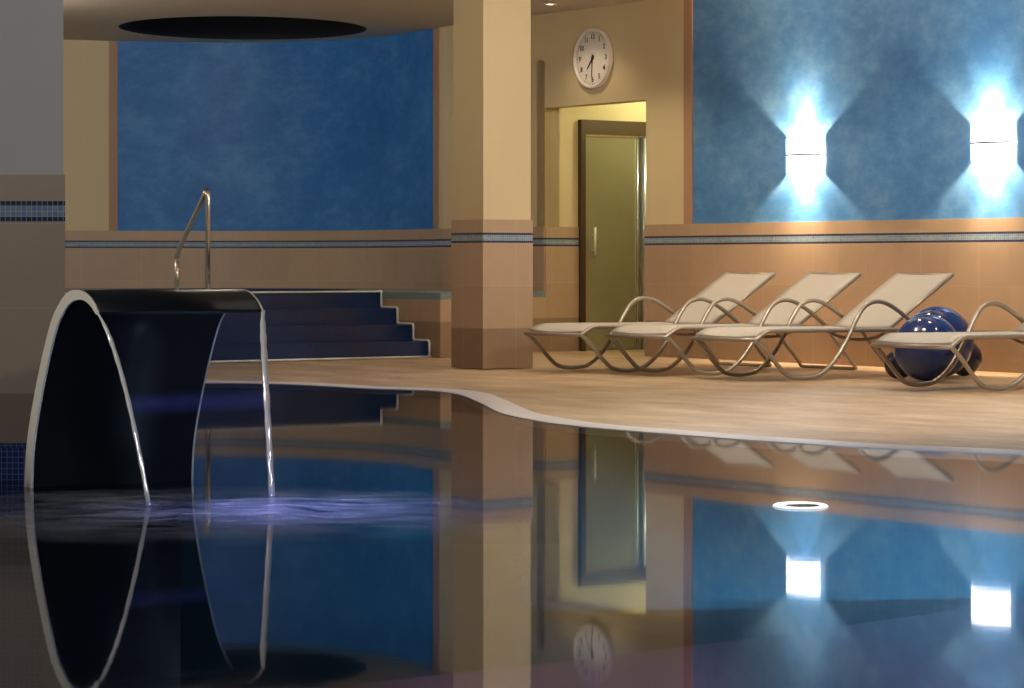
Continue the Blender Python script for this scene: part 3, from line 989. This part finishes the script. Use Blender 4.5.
hand('hour_hand', 2 * PI * 7.33 / 12, .125, .03, .009, .026)
hand('minute_hand', PI * 1.02, .185, .035, .006, .029)
m = MB(); m.lathe([(0, .034), (.014, .033), (.015, .024), (0, .024)], 20); m.build('hub', M['clock_black'], ck)

# ------------------------------------------------------------------ recessed downlight
dp = Vector((.325, 23.1, CEIL))
dl = empty('downlight', Matrix.Translation(dp))
tag(dl, 'small recessed ceiling spotlight with white ring above the clock', 'ceiling light')
m = MB(); m.lathe([(.038, -.002), (.046, -.008), (.058, -.006), (.062, 0), (.038, 0), (.038, -.002)], 32); m.build('trim_ring', M['clock_white'], dl)
m = MB(); m.lathe([(0, -.004), (.034, -.003), (.038, 0), (0, 0)], 24); m.build('lens', M['lamp_glow'], dl)

# ------------------------------------------------------------------ lights
WARM = (1.0, .80, .54)
# ceiling spots over the loungers, along the long wall
for t in (.2, 1.7, 3.2, 4.7, 6.2):
    p = wall_pt(t, 1.0, CEIL - .03); lamp('deck_spot', 'SPOT', p, 62, WARM, .05, p - UP * 2 + N * .1, 110, .8)
lamp('clock_spot', 'SPOT', dp - UP * .02, 16, WARM, .03, dp - UP * 3, 120, .6)
# passage lamp
pc = (E0 + E1) / 2 + N * 1.25; lamp('passage_lamp', 'POINT', (pc.x, pc.y, CH - .12), 34, (.95, .98, .60), .08)
# unseen spots added to brighten the column and the middle deck
lamp('deck_spot', 'SPOT', (2.2, 17.0, CEIL - .03), 210, WARM, .08, (0.0, 20.0, .9), 90, .8)
lamp('deck_spot', 'SPOT', (4.2, 14.6, CEIL - .03), 420, (1, .92, .80), .08, (2.6, 15.2, .0), 130, .8)
# unseen fill lamps added for dim general light
lamp('hall_fill', 'POINT', (-1.6, 18.6, 2.74), 24, (1, .90, .76), .12)
lamp('hall_fill', 'POINT', (-4.6, 22.5, 2.7), 36, (1, .92, .8), .12)
lamp('hall_fill', 'SPOT', (-1.0, 21.0, CEIL - .03), 30, (1, .88, .74), .1, (-1.8, 24.5, .6), 130, .8)
lamp('hall_fill', 'SPOT', (-3.2, 20.5, CEIL - .03), 300, (.93, .95, 1), .1, (-2.7, 26.3, 2.1), 62, .7)
lamp('hall_fill', 'SPOT', (2.0, 6.0, CEIL - .05), 200, (1, .93, .84), .3, (.5, 12, 0), 150, .8)
lamp('hall_fill', 'SPOT', (-3.4, 4.0, CEIL - .3), 240, (.80, .90, 1), .3, (-2.2, 10, 1), 100, .8)
lamp('fountain_fill', 'SPOT', (-4.4, 7.6, 2.7), 330, (1, .92, .78), .06, (-1.42, 9.42, .45), 17, .5)  # unseen spot added to brighten the fountain's steel edge
lamp('hall_fill', 'POINT', wall_pt(4.2, 3.0, 2.76), 85, (1, .98, .94), .12)  # added fill washing the blue wall
lamp('deck_spot', 'SPOT', (1.7, 13.6, CEIL - .03), 260, (1, .92, .78), .08, (1.9, 14.0, 0), 100, .8)  # another unseen spot, added to brighten the near deck
# underwater fill added to light the basin from its near side
for x in (.2, 1.7, 3.2):
    lamp('basin_fill', 'SPOT', (x, 3.75, -.1), 6500, (.9, .92, 1), .02, (x * 1.05, 9.5, -.84), 16, .6)
for q in ((-.4, 9.75, -.82), (.5, 10.1, -.82), (1.4, 10.75, -.82)):  # added fill hidden beyond the shelf edge, lifting the dark band
    lamp('basin_fill', 'POINT', q, 9, (.85, .95, 1), .02)
# underwater lamp at the fountain
lamp('pool_lamp', 'SPOT', (-.75, 8.8, -.5), 34, (.50, .42, 1.0), .06, (-.5, 8.75, 1), 125, .8)

w = bpy.data.worlds.new('World'); S.world = w; w.use_nodes = True
w.node_tree.nodes['Background'].inputs[0].default_value = (.5, .6, .8, 1)
w.node_tree.nodes['Background'].inputs[1].default_value = .02

# ------------------------------------------------------------------ camera
cam = bpy.data.cameras.new('camera'); co = bpy.data.objects.new('camera', cam); COL.objects.link(co)
co.location = (0, 0, EYE); co.rotation_euler = (PI / 2, 0, 0)
cam.sensor_width = 36; cam.lens = F * 36 / 1024; cam.shift_y = -(344 - HY) / 1024
cam.clip_end = 100; cam.clip_start = .05
S.camera = co
S.view_settings.view_transform = 'Standard'; S.view_settings.look = 'None'
S.view_settings.exposure = 0.0; S.view_settings.gamma = 1.0
try: S.view_settings.use_curve_mapping = False
except Exception: pass
S.cycles.use_denoising = True
S.cycles.max_bounces = 10; S.cycles.transparent_max_bounces = 12
S.cycles.sample_clamp_indirect = 6.0
